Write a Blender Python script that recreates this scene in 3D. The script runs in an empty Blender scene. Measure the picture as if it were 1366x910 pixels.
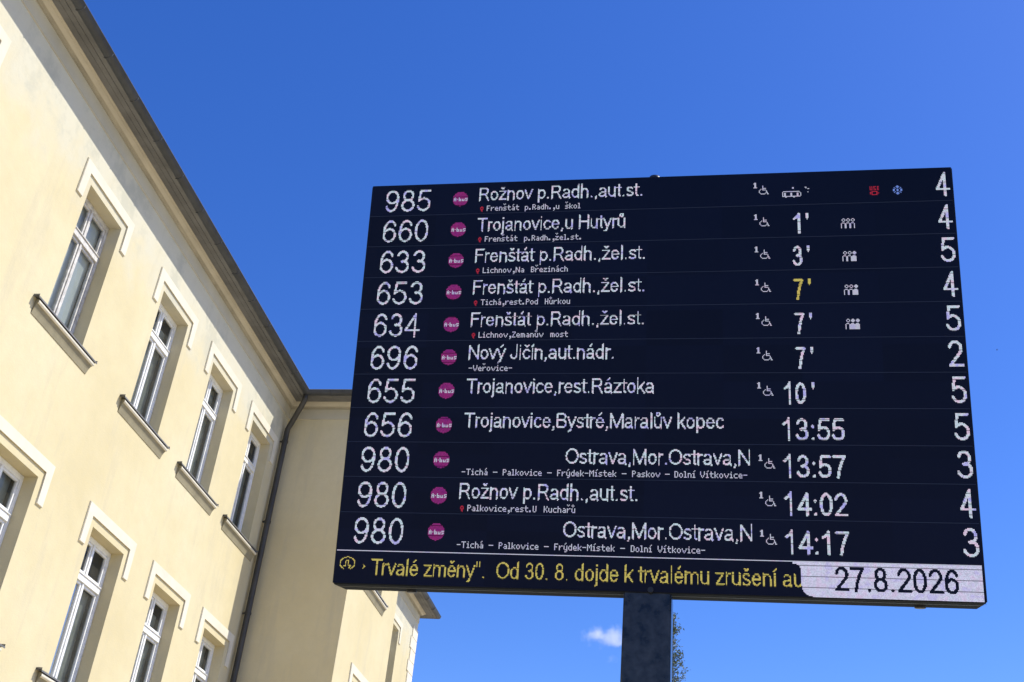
import bpy, bmesh, math, random
import numpy as np
from mathutils import Vector, Matrix

random.seed(7)
rng = np.random.default_rng(7)
S = bpy.context.scene
C = S.collection
PI = math.pi
EYE = 1.6                                   # camera height above the paving

# ------------------------------------------------------------------ camera
cam_d = bpy.data.cameras.new("camera")
cam = bpy.data.objects.new("camera", cam_d)
C.objects.link(cam)
S.camera = cam
FL = 1549.527
cam_d.sensor_width = 36.0
cam_d.sensor_fit = 'HORIZONTAL'
cam_d.lens = FL / 1366.0 * 36.0
cam_d.clip_start = 0.05
cam_d.clip_end = 20000.0
yaw, pit, rol = math.radians(-11.5989159), math.radians(31.94310327), math.radians(5.97100808)
fw = Vector((math.sin(yaw) * math.cos(pit), math.cos(yaw) * math.cos(pit), math.sin(pit)))
r0 = Vector((math.cos(yaw), -math.sin(yaw), 0))
u0 = r0.cross(fw)
rr = math.cos(rol) * r0 + math.sin(rol) * u0
uu = -math.sin(rol) * r0 + math.cos(rol) * u0
cam.matrix_world = Matrix(((rr.x, uu.x, -fw.x, 0), (rr.y, uu.y, -fw.y, 0), (rr.z, uu.z, -fw.z, EYE), (0, 0, 0, 1)))

# ------------------------------------------------------------------ sky and sun
SUN = Vector((1.0, 0.358, 1.345)).normalized()
world = bpy.data.worlds.new("World")
S.world = world
world.use_nodes = True
wn = world.node_tree
wn.nodes.clear()
sky = wn.nodes.new('ShaderNodeTexSky')
sky.sky_type = 'NISHITA'
sky.sun_disc = False
sky.sun_elevation = math.asin(SUN.z)
sky.sun_rotation = math.atan2(SUN.x, SUN.y)
sky.altitude = 300
sky.air_density = 1.0
sky.dust_density = 0.3
sky.ozone_density = 4.0
hs = wn.nodes.new('ShaderNodeHueSaturation')
hs.inputs['Saturation'].default_value = 1.295
hs.inputs['Hue'].default_value = 0.5185
hs.inputs['Value'].default_value = 1.02
bg = wn.nodes.new('ShaderNodeBackground')
bg.inputs['Strength'].default_value = 0.125
wo = wn.nodes.new('ShaderNodeOutputWorld')
wn.links.new(sky.outputs[0], hs.inputs['Color'])
wn.links.new(hs.outputs[0], bg.inputs[0])
wn.links.new(bg.outputs[0], wo.inputs[0])

sun_d = bpy.data.lights.new("sun", 'SUN')
sun_d.energy = 3.9
sun_d.angle = math.radians(0.53)
sun_d.color = (1.0, 0.95, 0.83)
sun = bpy.data.objects.new("sun", sun_d)
C.objects.link(sun)
sun.rotation_euler = SUN.to_track_quat('Z', 'Y').to_euler()

S.view_settings.view_transform = 'Standard'
S.view_settings.look = 'None'
S.view_settings.exposure = 0.68
S.view_settings.gamma = 1.0
S.view_settings.use_curve_mapping = False
S.render.engine = 'CYCLES'
S.cycles.max_bounces = 8
S.cycles.diffuse_bounces = 5
S.cycles.transparent_max_bounces = 12
S.cycles.volume_bounces = 3

# ------------------------------------------------------------------ helpers
def tag(o, label=None, cat=None, group=None, kind=None):
    if label: o['label'] = label
    if cat: o['category'] = cat
    if group: o['group'] = group
    if kind: o['kind'] = kind
    return o

def empty(name, loc):
    o = bpy.data.objects.new(name, None)
    o.empty_display_size = 0.2
    C.objects.link(o)
    o.location = loc
    return o

def make(name, verts, faces, mat, parent=None, base=(0, 0, 0), mat_ids=None, uvs=None, smooth=False):
    """one mesh object; verts in world metres, base = the world place of its origin"""
    b = Vector(base)
    me = bpy.data.meshes.new(name)
    me.from_pydata([tuple(Vector(v) - b) for v in verts], [], faces)
    mats = mat if isinstance(mat, (list, tuple)) else [mat]
    for m in mats: me.materials.append(m)
    if mat_ids is not None: me.polygons.foreach_set('material_index', mat_ids)
    if uvs is not None:
        ul = me.uv_layers.new(name='UVMap')
        ul.data.foreach_set('uv', np.asarray(uvs, dtype=np.float32).ravel())
    if smooth: me.polygons.foreach_set('use_smooth', [True] * len(me.polygons))
    me.update()
    o = bpy.data.objects.new(name, me)
    C.objects.link(o)
    if parent is not None: o.parent = parent
    else: o.location = b
    return o

class MB:
    def __init__(s): s.v = []; s.f = []; s.m = []
    def add(s, vs, fs, m=0):
        n = len(s.v); s.v += [tuple(p) for p in vs]
        s.f += [tuple(i + n for i in f) for f in fs]; s.m += [m] * len(fs)
    def quad(s, a, b, c, d, m=0): s.add([a, b, c, d], [(0, 1, 2, 3)], m)
    def box(s, x0, x1, y0, y1, z0, z1, m=0):
        vs = [(x, y, z) for z in (z0, z1) for y in (y0, y1) for x in (x0, x1)]
        s.add(vs, [(0, 2, 3, 1), (4, 5, 7, 6), (0, 1, 5, 4), (2, 6, 7, 3), (0, 4, 6, 2), (1, 3, 7, 5)], m)
    def bevbox(s, x0, x1, y0, y1, z0, z1, b, m=0):
        bm = bmesh.new()
        vs = [bm.verts.new((x, y, z)) for z in (z0, z1) for y in (y0, y1) for x in (x0, x1)]
        for f in [(0, 2, 3, 1), (4, 5, 7, 6), (0, 1, 5, 4), (2, 6, 7, 3), (0, 4, 6, 2), (1, 3, 7, 5)]:
            bm.faces.new([vs[i] for i in f])
        bmesh.ops.bevel(bm, geom=bm.edges[:], offset=b, segments=2, affect='EDGES', profile=0.5)
        bm.verts.index_update()
        s.add([v.co[:] for v in bm.verts], [[v.index for v in f.verts] for f in bm.faces], m)
        bm.free()
    def tube(s, pts, rad, n=10, m=0, caps=True):
        pts = [Vector(p) for p in pts]
        rads = rad if isinstance(rad, (list, tuple)) else [rad] * len(pts)
        rings = []
        ref = None
        for i, p in enumerate(pts):
            d = (pts[min(i + 1, len(pts) - 1)] - pts[max(i - 1, 0)]).normalized()
            if ref is None:
                ref = d.orthogonal().normalized()
            a = (ref - d * ref.dot(d)).normalized(); b = d.cross(a); ref = a
            rings.append([p + (a * math.cos(2 * PI * k / n) + b * math.sin(2 * PI * k / n)) * rads[i] for k in range(n)])
        vs = [q for r in rings for q in r]; fs = []
        for i in range(len(rings) - 1):
            for k in range(n):
                fs.append((i * n + k, i * n + (k + 1) % n, (i + 1) * n + (k + 1) % n, (i + 1) * n + k))
        if caps:
            fs.append(tuple(range(n))[::-1]); fs.append(tuple((len(rings) - 1) * n + k for k in range(n)))
        s.add(vs, fs, m)
    def sweep(s, foot, prof, m=0, closed=True):
        """profile (out, z) carried round a footprint of (x, y, nx, ny) mitre corners"""
        n = len(foot); k = len(prof)
        vs = [(x + nx * e, y + ny * e, z) for (x, y, nx, ny) in foot for (e, z) in prof]
        fs = []
        for i in range(n if closed else n - 1):
            j = (i + 1) % n
            for q in range(k - 1):
                fs.append((i * k + q, j * k + q, j * k + q + 1, i * k + q + 1))
        s.add(vs, fs, m)
    def build(s, name, mat, parent=None, base=(0, 0, 0), smooth=False):
        o = make(name, s.v, s.f, mat, parent, base, s.m, None, smooth)
        bm = bmesh.new(); bm.from_mesh(o.data)
        bmesh.ops.recalc_face_normals(bm, faces=bm.faces[:])
        bm.to_mesh(o.data); bm.free()
        return o

def nmat(name):
    m = bpy.data.materials.new(name)
    m.use_nodes = True
    nt = m.node_tree
    return m, nt, nt.nodes['Principled BSDF']

def N(nt, t, **kw):
    n = nt.nodes.new(t)
    for k, v in kw.items(): setattr(n, k, v)
    return n

def noise(nt, vec, scale, detail=4, rough=0.55):
    n = N(nt, 'ShaderNodeTexNoise')
    n.inputs['Scale'].default_value = scale; n.inputs['Detail'].default_value = detail; n.inputs['Roughness'].default_value = rough
    if vec is not None: nt.links.new(vec, n.inputs['Vector'])
    return n.outputs['Fac']

def ramp(nt, fac, stops):
    r = N(nt, 'ShaderNodeValToRGB')
    el = r.color_ramp.elements
    while len(el) < len(stops): el.new(0.5)
    for e, (p, c) in zip(el, stops):
        e.position = p; e.color = (*c, 1) if len(c) == 3 else c
    nt.links.new(fac, r.inputs[0])
    return r.outputs['Color']

def mixc(nt, fac, a, b, mode='MIX'):
    m = N(nt, 'ShaderNodeMix', data_type='RGBA', blend_type=mode)
    for sock, val in ((m.inputs[0], fac), (m.inputs[6], a), (m.inputs[7], b)):
        if isinstance(val, bpy.types.NodeSocket): nt.links.new(val, sock)
        elif isinstance(val, tuple): sock.default_value = (*val, 1)
        else: sock.default_value = val
    return m.outputs[2]

def mth(nt, op, a, b=0.0, clamp=False):
    m = N(nt, 'ShaderNodeMath', operation=op, use_clamp=clamp)
    for sock, val in ((m.inputs[0], a), (m.inputs[1], b)):
        if isinstance(val, bpy.types.NodeSocket): nt.links.new(val, sock)
        else: sock.default_value = val
    return m.outputs[0]

def bump(nt, bsdf, h, strength, dist):
    b = N(nt, 'ShaderNodeBump')
    b.inputs['Strength'].default_value = strength; b.inputs['Distance'].default_value = dist
    nt.links.new(h, b.inputs['Height']); nt.links.new(b.outputs[0], bsdf.inputs['Normal'])

# ------------------------------------------------------------------ materials
def simple(name, col, rough=0.6, metal=0.0, var=0.12, scale=6.0, bmp=0.0, spec=0.5):
    m, nt, b = nmat(name)
    g = N(nt, 'ShaderNodeNewGeometry').outputs['Position']
    f = noise(nt, g, scale, 5, 0.6)
    lo = tuple(c * (1 - var) for c in col); hi = tuple(min(1, c * (1 + var)) for c in col)
    nt.links.new(ramp(nt, f, [(0.3, lo), (0.7, hi)]), b.inputs['Base Color'])
    b.inputs['Roughness'].default_value = rough; b.inputs['Metallic'].default_value = metal
    b.inputs['Specular IOR Level'].default_value = spec
    if bmp: bump(nt, b, noise(nt, g, scale * 8, 3), 0.5, bmp)
    return m

def plaster():
    m, nt, b = nmat('cream_plaster')
    g = N(nt, 'ShaderNodeNewGeometry').outputs['Position']
    sx = N(nt, 'ShaderNodeSeparateXYZ'); nt.links.new(g, sx.inputs[0])
    big = noise(nt, g, 0.45, 6, 0.62)
    mid = noise(nt, g, 1.7, 6, 0.65)
    fine = noise(nt, g, 14, 4, 0.6)
    base = ramp(nt, big, [(0.32, PL[0]), (0.5, PL[1]), (0.68, PL[2])])
    # pale lime-washed repair zone under the eaves, with a ragged lower edge
    hz = mth(nt, 'ADD', sx.outputs['Z'], mth(nt, 'MULTIPLY', mth(nt, 'SUBTRACT', mid, 0.5), 2.2))
    up = N(nt, 'ShaderNodeMapRange', interpolation_type='SMOOTHSTEP')
    up.inputs['From Min'].default_value = 11.7; up.inputs['From Max'].default_value = 13.2
    nt.links.new(hz, up.inputs['Value'])
    blo = N(nt, 'ShaderNodeMapRange'); blo.inputs['From Min'].default_value = 0.35; blo.inputs['From Max'].default_value = 0.68
    blo.inputs['To Min'].default_value = 0.0; blo.inputs['To Max'].default_value = 0.42
    nt.links.new(noise(nt, g, 3.2, 8, 0.72), blo.inputs['Value'])
    base = mixc(nt, blo.outputs[0], base, (0.51, 0.45, 0.285))
    # (not on the projecting bay, which was painted later)
    bay = mth(nt, 'MULTIPLY', mth(nt, 'GREATER_THAN', sx.outputs['Y'], 21.86), mth(nt, 'LESS_THAN', sx.outputs['Y'], 25.7))
    upf = mth(nt, 'MULTIPLY', up.outputs[0], mth(nt, 'SUBTRACT', 1.0, bay))
    c = mixc(nt, upf, base, PL[3])
    # weather stains: greyish blotches and vertical streaks
    mp = N(nt, 'ShaderNodeMapping'); mp.inputs['Scale'].default_value = (1.6, 1.6, 0.22)
    nt.links.new(g, mp.inputs['Vector'])
    st = noise(nt, mp.outputs[0], 1.5, 6, 0.7)
    stf = N(nt, 'ShaderNodeMapRange'); stf.inputs['From Min'].default_value = 0.54; stf.inputs['From Max'].default_value = 0.76
    stf.inputs['To Max'].default_value = 0.58
    nt.links.new(st, stf.inputs['Value'])
    c = mixc(nt, stf.outputs[0], c, (0.44, 0.40, 0.30))
    c = mixc(nt, mth(nt, 'MULTIPLY', mth(nt, 'SUBTRACT', fine, 0.42, True), 0.55), c, (0.50, 0.45, 0.34))
    # grey filler patches in the pale zone
    pt = N(nt, 'ShaderNodeMapRange', interpolation_type='SMOOTHSTEP')
    pt.inputs['From Min'].default_value = 0.50; pt.inputs['From Max'].default_value = 0.62
    nt.links.new(noise(nt, g, 0.9, 7, 0.68), pt.inputs['Value'])
    c = mixc(nt, mth(nt, 'MULTIPLY', mth(nt, 'MULTIPLY', pt.outputs[0], upf), 0.75), c, (0.43, 0.42, 0.34))
    nt.links.new(c, b.inputs['Base Color'])
    b.inputs['Roughness'].default_value = 0.92; b.inputs['Specular IOR Level'].default_value = 0.15
    hh = mth(nt, 'ADD', mth(nt, 'MULTIPLY', mid, 1.0), mth(nt, 'MULTIPLY', noise(nt, g, 40, 3), 0.25))
    bump(nt, b, hh, 0.35, 0.02)
    return m

PL = [(0.545, 0.468, 0.282), (0.59, 0.515, 0.325), (0.612, 0.547, 0.37), (0.545, 0.52, 0.415)]
M = {}
M['plaster'] = plaster()
M['trim'] = simple('lime_white_trim', (0.625, 0.585, 0.48), 0.9, 0, 0.08, 2.5, 0.004, 0.15)
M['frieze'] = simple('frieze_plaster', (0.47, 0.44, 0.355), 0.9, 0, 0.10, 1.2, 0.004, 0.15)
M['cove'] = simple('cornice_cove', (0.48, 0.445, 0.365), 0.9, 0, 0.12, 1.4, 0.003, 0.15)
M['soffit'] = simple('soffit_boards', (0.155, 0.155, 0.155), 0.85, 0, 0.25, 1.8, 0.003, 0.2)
M['zinc'] = simple('weathered_zinc', (0.042, 0.047, 0.056), 0.6, 0.0, 0.3, 3.0, 0.0)
M['roof'] = simple('roof_tiles', (0.10, 0.06, 0.05), 0.8, 0, 0.25, 4.0)
M['sill'] = simple('sill_stone_shaded', (0.26, 0.232, 0.155), 0.85, 0, 0.15, 4.0, 0.003, 0.2)  # olive stone, colour darkened so the lower sill reads as shaded
M['flash'] = simple('sill_flashing', (0.16, 0.155, 0.145), 0.5, 0.2, 0.2, 6.0)
M['frame'] = simple('white_window_paint', (0.74, 0.74, 0.725), 0.5, 0, 0.10, 9.0)
M['frame_old'] = simple('flaking_window_paint', (0.52, 0.50, 0.47), 0.6, 0, 0.30, 11.0)
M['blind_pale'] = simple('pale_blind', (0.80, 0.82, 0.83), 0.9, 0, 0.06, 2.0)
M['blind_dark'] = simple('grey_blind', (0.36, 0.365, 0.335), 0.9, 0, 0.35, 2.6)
M['pipe'] = simple('pipe_sheet', (0.040, 0.037, 0.031), 0.6, 0, 0.3, 3.0)
M['bark_trim'] = simple('weathered_moulding', (0.36, 0.33, 0.26), 0.9, 0, 0.2, 2.0)
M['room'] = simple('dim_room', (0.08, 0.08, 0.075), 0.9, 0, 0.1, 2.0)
M['quoin'] = simple('quoin_plaster', (0.64, 0.60, 0.50), 0.9, 0, 0.10, 2.0, 0.004, 0.15)
M['plinth'] = simple('plinth_render', (0.32, 0.29, 0.25), 0.9, 0, 0.15, 2.0, 0.004, 0.15)
M['ground'] = simple('paving', (0.48, 0.405, 0.275), 0.9, 0, 0.15, 0.8, 0.004, 0.2)
M['case'] = simple('charcoal_housing', (0.022, 0.026, 0.031), 0.85, 0, 0.12, 3.0, 0.0, 0.02)
M['post'] = simple('charcoal_post', (0.018, 0.021, 0.026), 0.20, 0, 0.85, 22.0, 0.0, 0.45)
M['steel'] = simple('dark_steel', (0.014, 0.015, 0.018), 0.4, 0.2, 0.15, 8.0)
M['bark'] = simple('tree_bark', (0.085, 0.085, 0.065), 0.9, 0, 0.3, 6.0, 0.01)
M['bird'] = simple('dark_feathers', (0.025, 0.023, 0.022), 0.8, 0, 0.2, 20.0)

def glass():
    m, nt, b = nmat('window_glass')
    nt.nodes.remove(b)
    g = N(nt, 'ShaderNodeNewGeometry').outputs['Position']
    tr = N(nt, 'ShaderNodeBsdfTransparent'); tr.inputs[0].default_value = (0.72, 0.76, 0.74, 1)
    gl = N(nt, 'ShaderNodeBsdfGlossy'); gl.inputs['Roughness'].default_value = 0.02
    bp_ = N(nt, 'ShaderNodeBump'); bp_.inputs['Strength'].default_value = 0.05; bp_.inputs['Distance'].default_value = 0.02
    nt.links.new(noise(nt, g, 2.5, 2), bp_.inputs['Height']); nt.links.new(bp_.outputs[0], gl.inputs['Normal'])
    fr = N(nt, 'ShaderNodeFresnel'); fr.inputs['IOR'].default_value = 1.6
    mx = N(nt, 'ShaderNodeMixShader')
    nt.links.new(mth(nt, 'MULTIPLY', fr.outputs[0], 0.6, True), mx.inputs[0])
    nt.links.new(tr.outputs[0], mx.inputs[1]); nt.links.new(gl.outputs[0], mx.inputs[2])
    df = N(nt, 'ShaderNodeBsdfDiffuse'); df.inputs[0].default_value = (0.42, 0.42, 0.38, 1)
    m2 = N(nt, 'ShaderNodeMixShader')
    nt.links.new(mth(nt, 'MULTIPLY', noise(nt, g, 3.0, 5), 0.12), m2.inputs[0])
    nt.links.new(mx.outputs[0], m2.inputs[1]); nt.links.new(df.outputs[0], m2.inputs[2])
    nt.links.new(m2.outputs[0], nt.nodes['Material Output'].inputs[0])
    return m
M['glass'] = glass()

def panel_mat():
    m, nt, b = nmat('led_panel_face')
    uv = N(nt, 'ShaderNodeUVMap').outputs[0]
    sx = N(nt, 'ShaderNodeSeparateXYZ'); nt.links.new(uv, sx.inputs[0])
    # black louvre lines between the LED rows, and slightly different modules
    ln = mth(nt, 'LESS_THAN', mth(nt, 'FRACT', sx.outputs['Y']), 0.30)
    wn_ = N(nt, 'ShaderNodeTexWhiteNoise', noise_dimensions='2D')
    fl = N(nt, 'ShaderNodeVectorMath', operation='FLOOR')
    sc = N(nt, 'ShaderNodeVectorMath', operation='MULTIPLY'); sc.inputs[1].default_value = (1 / 84.0, 1 / 42.0, 1)
    nt.links.new(uv, sc.inputs[0]); nt.links.new(sc.outputs[0], fl.inputs[0]); nt.links.new(fl.outputs[0], wn_.inputs['Vector'])
    c = ramp(nt, wn_.outputs['Value'], [(0.0, (0.0012, 0.0042, 0.021)), (1.0, (0.0020, 0.0058, 0.028))])
    c = mixc(nt, mth(nt, 'MULTIPLY', ln, 0.35), c, (0.003, 0.004, 0.010))
    nt.links.new(c, b.inputs['Base Color'])
    b.inputs['Roughness'].default_value = 0.42
    b.inputs['Specular IOR Level'].default_value = 0.08
    return m
M['panel'] = panel_mat()

def led(name, col, strength, tint=0.5, seam=True):
    """lit diodes: even colour with the slow colour drift and dim scan rows of a real LED wall"""
    m, nt, b = nmat(name)
    nt.nodes.remove(b)
    uv = N(nt, 'ShaderNodeUVMap').outputs[0]
    sx = N(nt, 'ShaderNodeSeparateXYZ'); nt.links.new(uv, sx.inputs[0])
    n1 = noise(nt, uv, 0.11, 2, 0.5)
    pink = tuple(c * k for c, k in zip(col, (1.12, 0.78, 0.92)))
    blue = tuple(c * k for c, k in zip(col, (0.52, 0.52, 1.10)))
    mint = tuple(c * k for c, k in zip(col, (0.72, 1.08, 1.0)))
    cc = ramp(nt, n1, [(0.36, blue), (0.45, col), (0.52, mint), (0.57, col), (0.66, pink)])
    cc = mixc(nt, tint, col, cc)
    e = N(nt, 'ShaderNodeEmission')
    nt.links.new(cc, e.inputs[0])
    if seam:
        q = mth(nt, 'FRACT', mth(nt, 'DIVIDE', mth(nt, 'ADD', sx.outputs['Y'], 3.0), 11.0))
        s_ = mth(nt, 'LESS_THAN', q, 1 / 11.0)
        k = mth(nt, 'SUBTRACT', 1.0, mth(nt, 'MULTIPLY', s_, 0.62))
        wn_ = N(nt, 'ShaderNodeTexWhiteNoise', noise_dimensions='2D')
        fl = N(nt, 'ShaderNodeVectorMath', operation='FLOOR')
        nt.links.new(uv, fl.inputs[0]); nt.links.new(fl.outputs[0], wn_.inputs['Vector'])
        k = mth(nt, 'MULTIPLY', k, mth(nt, 'ADD', 0.86, mth(nt, 'MULTIPLY', wn_.outputs['Value'], 0.28)))
        nt.links.new(mth(nt, 'MULTIPLY', k, strength), e.inputs['Strength'])
    else:
        e.inputs['Strength'].default_value = strength
    nt.links.new(e.outputs[0], nt.nodes['Material Output'].inputs[0])
    return m
LEDK = 0.55
M['led_white'] = led('led_white', (0.84, 0.83, 1.0), LEDK, 0.75)
M['led_small'] = led('led_white_small', (0.80, 0.78, 1.0), LEDK * 0.85, 0.35, False)
M['led_yellow'] = led('led_yellow', (0.80, 0.66, 0.17), LEDK * 0.9, 0.22)
M['led_pink'] = led('led_magenta', (0.40, 0.04, 0.27), LEDK * 0.78, 0.4)
M['led_red'] = led('led_red', (0.75, 0.045, 0.10), LEDK * 0.62, 0.1, False)
M['led_blue'] = led('led_blue', (0.22, 0.36, 1.0), LEDK * 0.9, 0.1, False)
M['led_date'] = led('led_date_field', (0.76, 0.73, 0.98), LEDK * 1.08, 0.30)
M['led_line'] = led('led_divider', (0.022, 0.030, 0.062), 0.55, 0.3, False)

# ------------------------------------------------------------------ ground
gm = MB()
R = 3000.0
gm.quad((-R, -R, 0), (R, -R, 0), (R, R, 0), (-R, R, 0))
go = gm.build('ground', M['ground'])
tag(go, kind='structure')

# ------------------------------------------------------------------ cream building
XA, XR = -9.4, -7.359                      # main front and the projecting bay's front
YB, YR, YE = 21.882, 25.61, 35.577         # bay start, bay end, far corner
Y0, XBK = -9.0, -22.6
EV = EYE + 11.85                           # underside of the frieze
OPEN_W = 1.10
U0, U1 = EYE + 8.585, EYE + 10.889         # upper window opening
L0, L1 = EYE + 4.165, EYE + 6.469          # lower window opening
base = (XA, Y0, 0)
bld = empty('cream_building', base)
tag(bld, 'cream plastered building with dark eaves, two rows of tall windows and a projecting bay', 'building')
foot = [(XA, Y0, 1, -1), (XA, YB, 1, -1), (XR, YB, 1, -1), (XR, YR, 1, 1), (XA, YR, 1, 1), (XA, YE, 1, 1), (XBK, YE, -1, 1), (XBK, Y0, -1, -1)]

cols = [(12.591, 13.692), (15.428, 16.539), (17.816, 18.914), (20.111, 21.211)]
win = []                                    # plane x, y0, y1, z0, z1, look
win.append((XA, 8.56, 9.66, U0, U1, 'old'))
for i, (a, b) in enumerate(cols):
    win.append((XA, a, b, U0, U1, 'old' if i == 0 else 'new'))
for i, (a, b) in enumerate(cols):
    win.append((XA, a, b, L0, L1, 'new'))
win.append((XR, 23.20, 24.30, U0, U1, 'new'))
win.append((XR, 23.20, 24.30, L0, L1, 'new'))
win.append((XA, 32.30, 33.395, U0, U1, 'new'))
REV = 0.21

wb = MB()
def wall_x(x, ya, yb_, za, zb, wins):
    us = sorted({ya, yb_, *[w[1] for w in wins], *[w[2] for w in wins]})
    vs = sorted({za, zb, *[w[3] for w in wins], *[w[4] for w in wins]})
    for i in range(len(us) - 1):
        for j in range(len(vs) - 1):
            cy, cz = (us[i] + us[i + 1]) / 2, (vs[j] + vs[j + 1]) / 2
            if any(w[1] < cy < w[2] and w[3] < cz < w[4] for w in wins): continue
            wb.quad((x, us[i], vs[j]), (x, us[i + 1], vs[j]), (x, us[i + 1], vs[j + 1]), (x, us[i], vs[j + 1]))
    for w in wins:
        a, b, c, d = w[1:5]; xi = x - REV - 0.10
        wb.quad((x, a, c), (x, a, d), (xi, a, d), (xi, a, c))
        wb.quad((x, b, c), (xi, b, c), (xi, b, d), (x, b, d))
        wb.quad((x, a, d), (x, b, d), (xi, b, d), (xi, a, d))
        wb.quad((x, a, c), (xi, a, c), (xi, b, c), (x, b, c))
ZT = EYE + 12.2
wall_x(XA, Y0, YB, 0, ZT, [w for w in win if w[0] == XA and w[2] < YB])
wall_x(XR, YB, YR, 0, ZT, [w for w in win if w[0] == XR])
wall_x(XA, YR, YE, 0, ZT, [w for w in win if w[0] == XA and w[1] > YR])
wb.quad((XA, YB, 0), (XR, YB, 0), (XR, YB, ZT), (XA, YB, ZT))
wb.quad((XA, YR, 0), (XA, YR, ZT), (XR, YR, ZT), (XR, YR, 0))
wb.quad((XA, YE, 0), (XA, YE, ZT), (XBK, YE, ZT), (XBK, YE, 0))
wb.quad((XBK, Y0, 0), (XBK, YE, 0), (XBK, YE, ZT), (XBK, Y0, ZT))
wb.quad((XA, Y0, 0), (XBK, Y0, 0), (XBK, Y0, ZT), (XA, Y0, ZT))
me_w = make('wall', wb.v, wb.f, M['plaster'], bld, base)

p = MB(); p.sweep(foot, [(0.0, 0.0), (0.06, 0.0), (0.06, 0.9), (0.0, 0.96)]); p.build('plinth', M['plinth'], bld, base)
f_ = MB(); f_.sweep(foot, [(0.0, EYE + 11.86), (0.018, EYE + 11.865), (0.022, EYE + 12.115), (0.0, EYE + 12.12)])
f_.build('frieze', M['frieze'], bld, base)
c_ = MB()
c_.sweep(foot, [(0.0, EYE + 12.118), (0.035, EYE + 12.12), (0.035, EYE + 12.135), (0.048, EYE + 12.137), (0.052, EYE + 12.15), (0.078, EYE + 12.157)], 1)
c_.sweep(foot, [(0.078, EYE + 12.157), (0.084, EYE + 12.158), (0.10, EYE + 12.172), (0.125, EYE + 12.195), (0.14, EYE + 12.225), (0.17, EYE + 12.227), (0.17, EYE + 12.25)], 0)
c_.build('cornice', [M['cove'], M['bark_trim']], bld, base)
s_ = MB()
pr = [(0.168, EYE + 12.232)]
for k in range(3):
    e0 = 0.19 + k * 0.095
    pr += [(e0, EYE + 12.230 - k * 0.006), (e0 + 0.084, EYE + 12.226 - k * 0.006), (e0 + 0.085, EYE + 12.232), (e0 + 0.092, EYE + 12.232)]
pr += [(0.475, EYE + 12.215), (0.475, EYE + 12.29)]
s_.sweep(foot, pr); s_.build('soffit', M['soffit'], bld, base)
g_ = MB()
gp = [(0.42 + 0.0, EYE + 12.295)]
for k in range(9):
    a = PI + PI * k / 8
    gp.append((0.500 + 0.078 * math.cos(a), EYE + 12.292 + 0.088 * math.sin(a)))
gp += [(0.586, EYE + 12.300), (0.588, EYE + 12.312), (0.578, EYE + 12.318), (0.568, EYE + 12.305), (0.55, EYE + 12.25), (0.44, EYE + 12.25)]
g_.sweep(foot, gp); gut = g_.build('gutter', M['zinc'], bld, base, True)
def strap(x, y, nx, ny):
    gb = MB(); pts = []
    for k in range(7):
        a = PI * 1.02 + PI * 0.96 * k / 6
        e = 0.500 + 0.083 * math.cos(a); pts.append((x + nx * e, y + ny * e, EYE + 12.292 + 0.093 * math.sin(a)))
    gb.tube(pts, 0.009, 6)
    gb.build('gutter_bracket', M['zinc'], gut, base)
y = 8.5
while y < 21.0:
    strap(XA, y, 1, 0); y += 0.92
for x in (-8.3, -7.7): strap(x, YB, 0, -1)
y = 31.5
while y < 36: strap(XA, y, 1, 0); y += 0.92

# hipped roof
rf = MB()
zr = EYE + 12.27
o_ = 0.50
x0, x1, ya, yb_ = XBK - o_, XA + o_, Y0 - o_, YE + o_
hd = (x1 - x0) / 2; rz = zr + hd * math.tan(math.radians(29)); xm = (x0 + x1) / 2
A_, B_, C_, D_ = (x1, ya, zr), (x1, yb_, zr), (x0, yb_, zr), (x0, ya, zr)
R1, R2 = (xm, ya + hd, rz), (xm, yb_ - hd, rz)
rf.add([A_, B_, C_, D_, R1, R2], [(0, 1, 5, 4), (1, 2, 5), (2, 3, 4, 5), (3, 0, 4), (0, 3, 2, 1)])
xb = XR + o_; y1, y2 = YB - o_, YR + o_; hw = (y2 - y1) / 2; ym = (y1 + y2) / 2; bz = zr + hw * math.tan(math.radians(26))
rf.add([(xb, y1, zr), (xb, y2, zr), (xb - hw, ym, bz), (x1 - 4.2, ym, bz), (x1 - 4.2, y1, zr), (x1 - 4.2, y2, zr)],
       [(0, 1, 2), (1, 5, 3, 2), (0, 2, 3, 4)])
rf.build('roof', M['roof'], bld, base)

# downpipe in the inner corner, swan neck from the gutter
dp = MB()
px, py = XA + 0.115, YB - 0.20
dp.tube([(XA + 0.50, YB - 0.50, EYE + 12.24), (XA + 0.50, YB - 0.50, EYE + 12.10), (XA + 0.44, YB - 0.455, EYE + 11.98), (XA + 0.22, YB - 0.275, EYE + 11.66),
         (px, py, EYE + 11.50), (px, py, EYE + 11.30), (px, py, EYE + 6), (px, py, 0.12), (px + 0.1, py - 0.08, 0.03)], 0.060, 14)
d_ = dp.build('downpipe', M['pipe'], bld, base, True)
for z in (11.2, 9.3, 7.3, 5.3, 3.3, 1.3):
    cl = MB()
    cl.tube([(px, py, EYE + z - 0.02), (px, py, EYE + z + 0.02)], 0.072, 14)
    cl.box(XA, px, py - 0.012, py + 0.012, EYE + z - 0.015, EYE + z + 0.015)
    cl.build('pipe_clamp', M['pipe'], d_, base)

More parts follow.
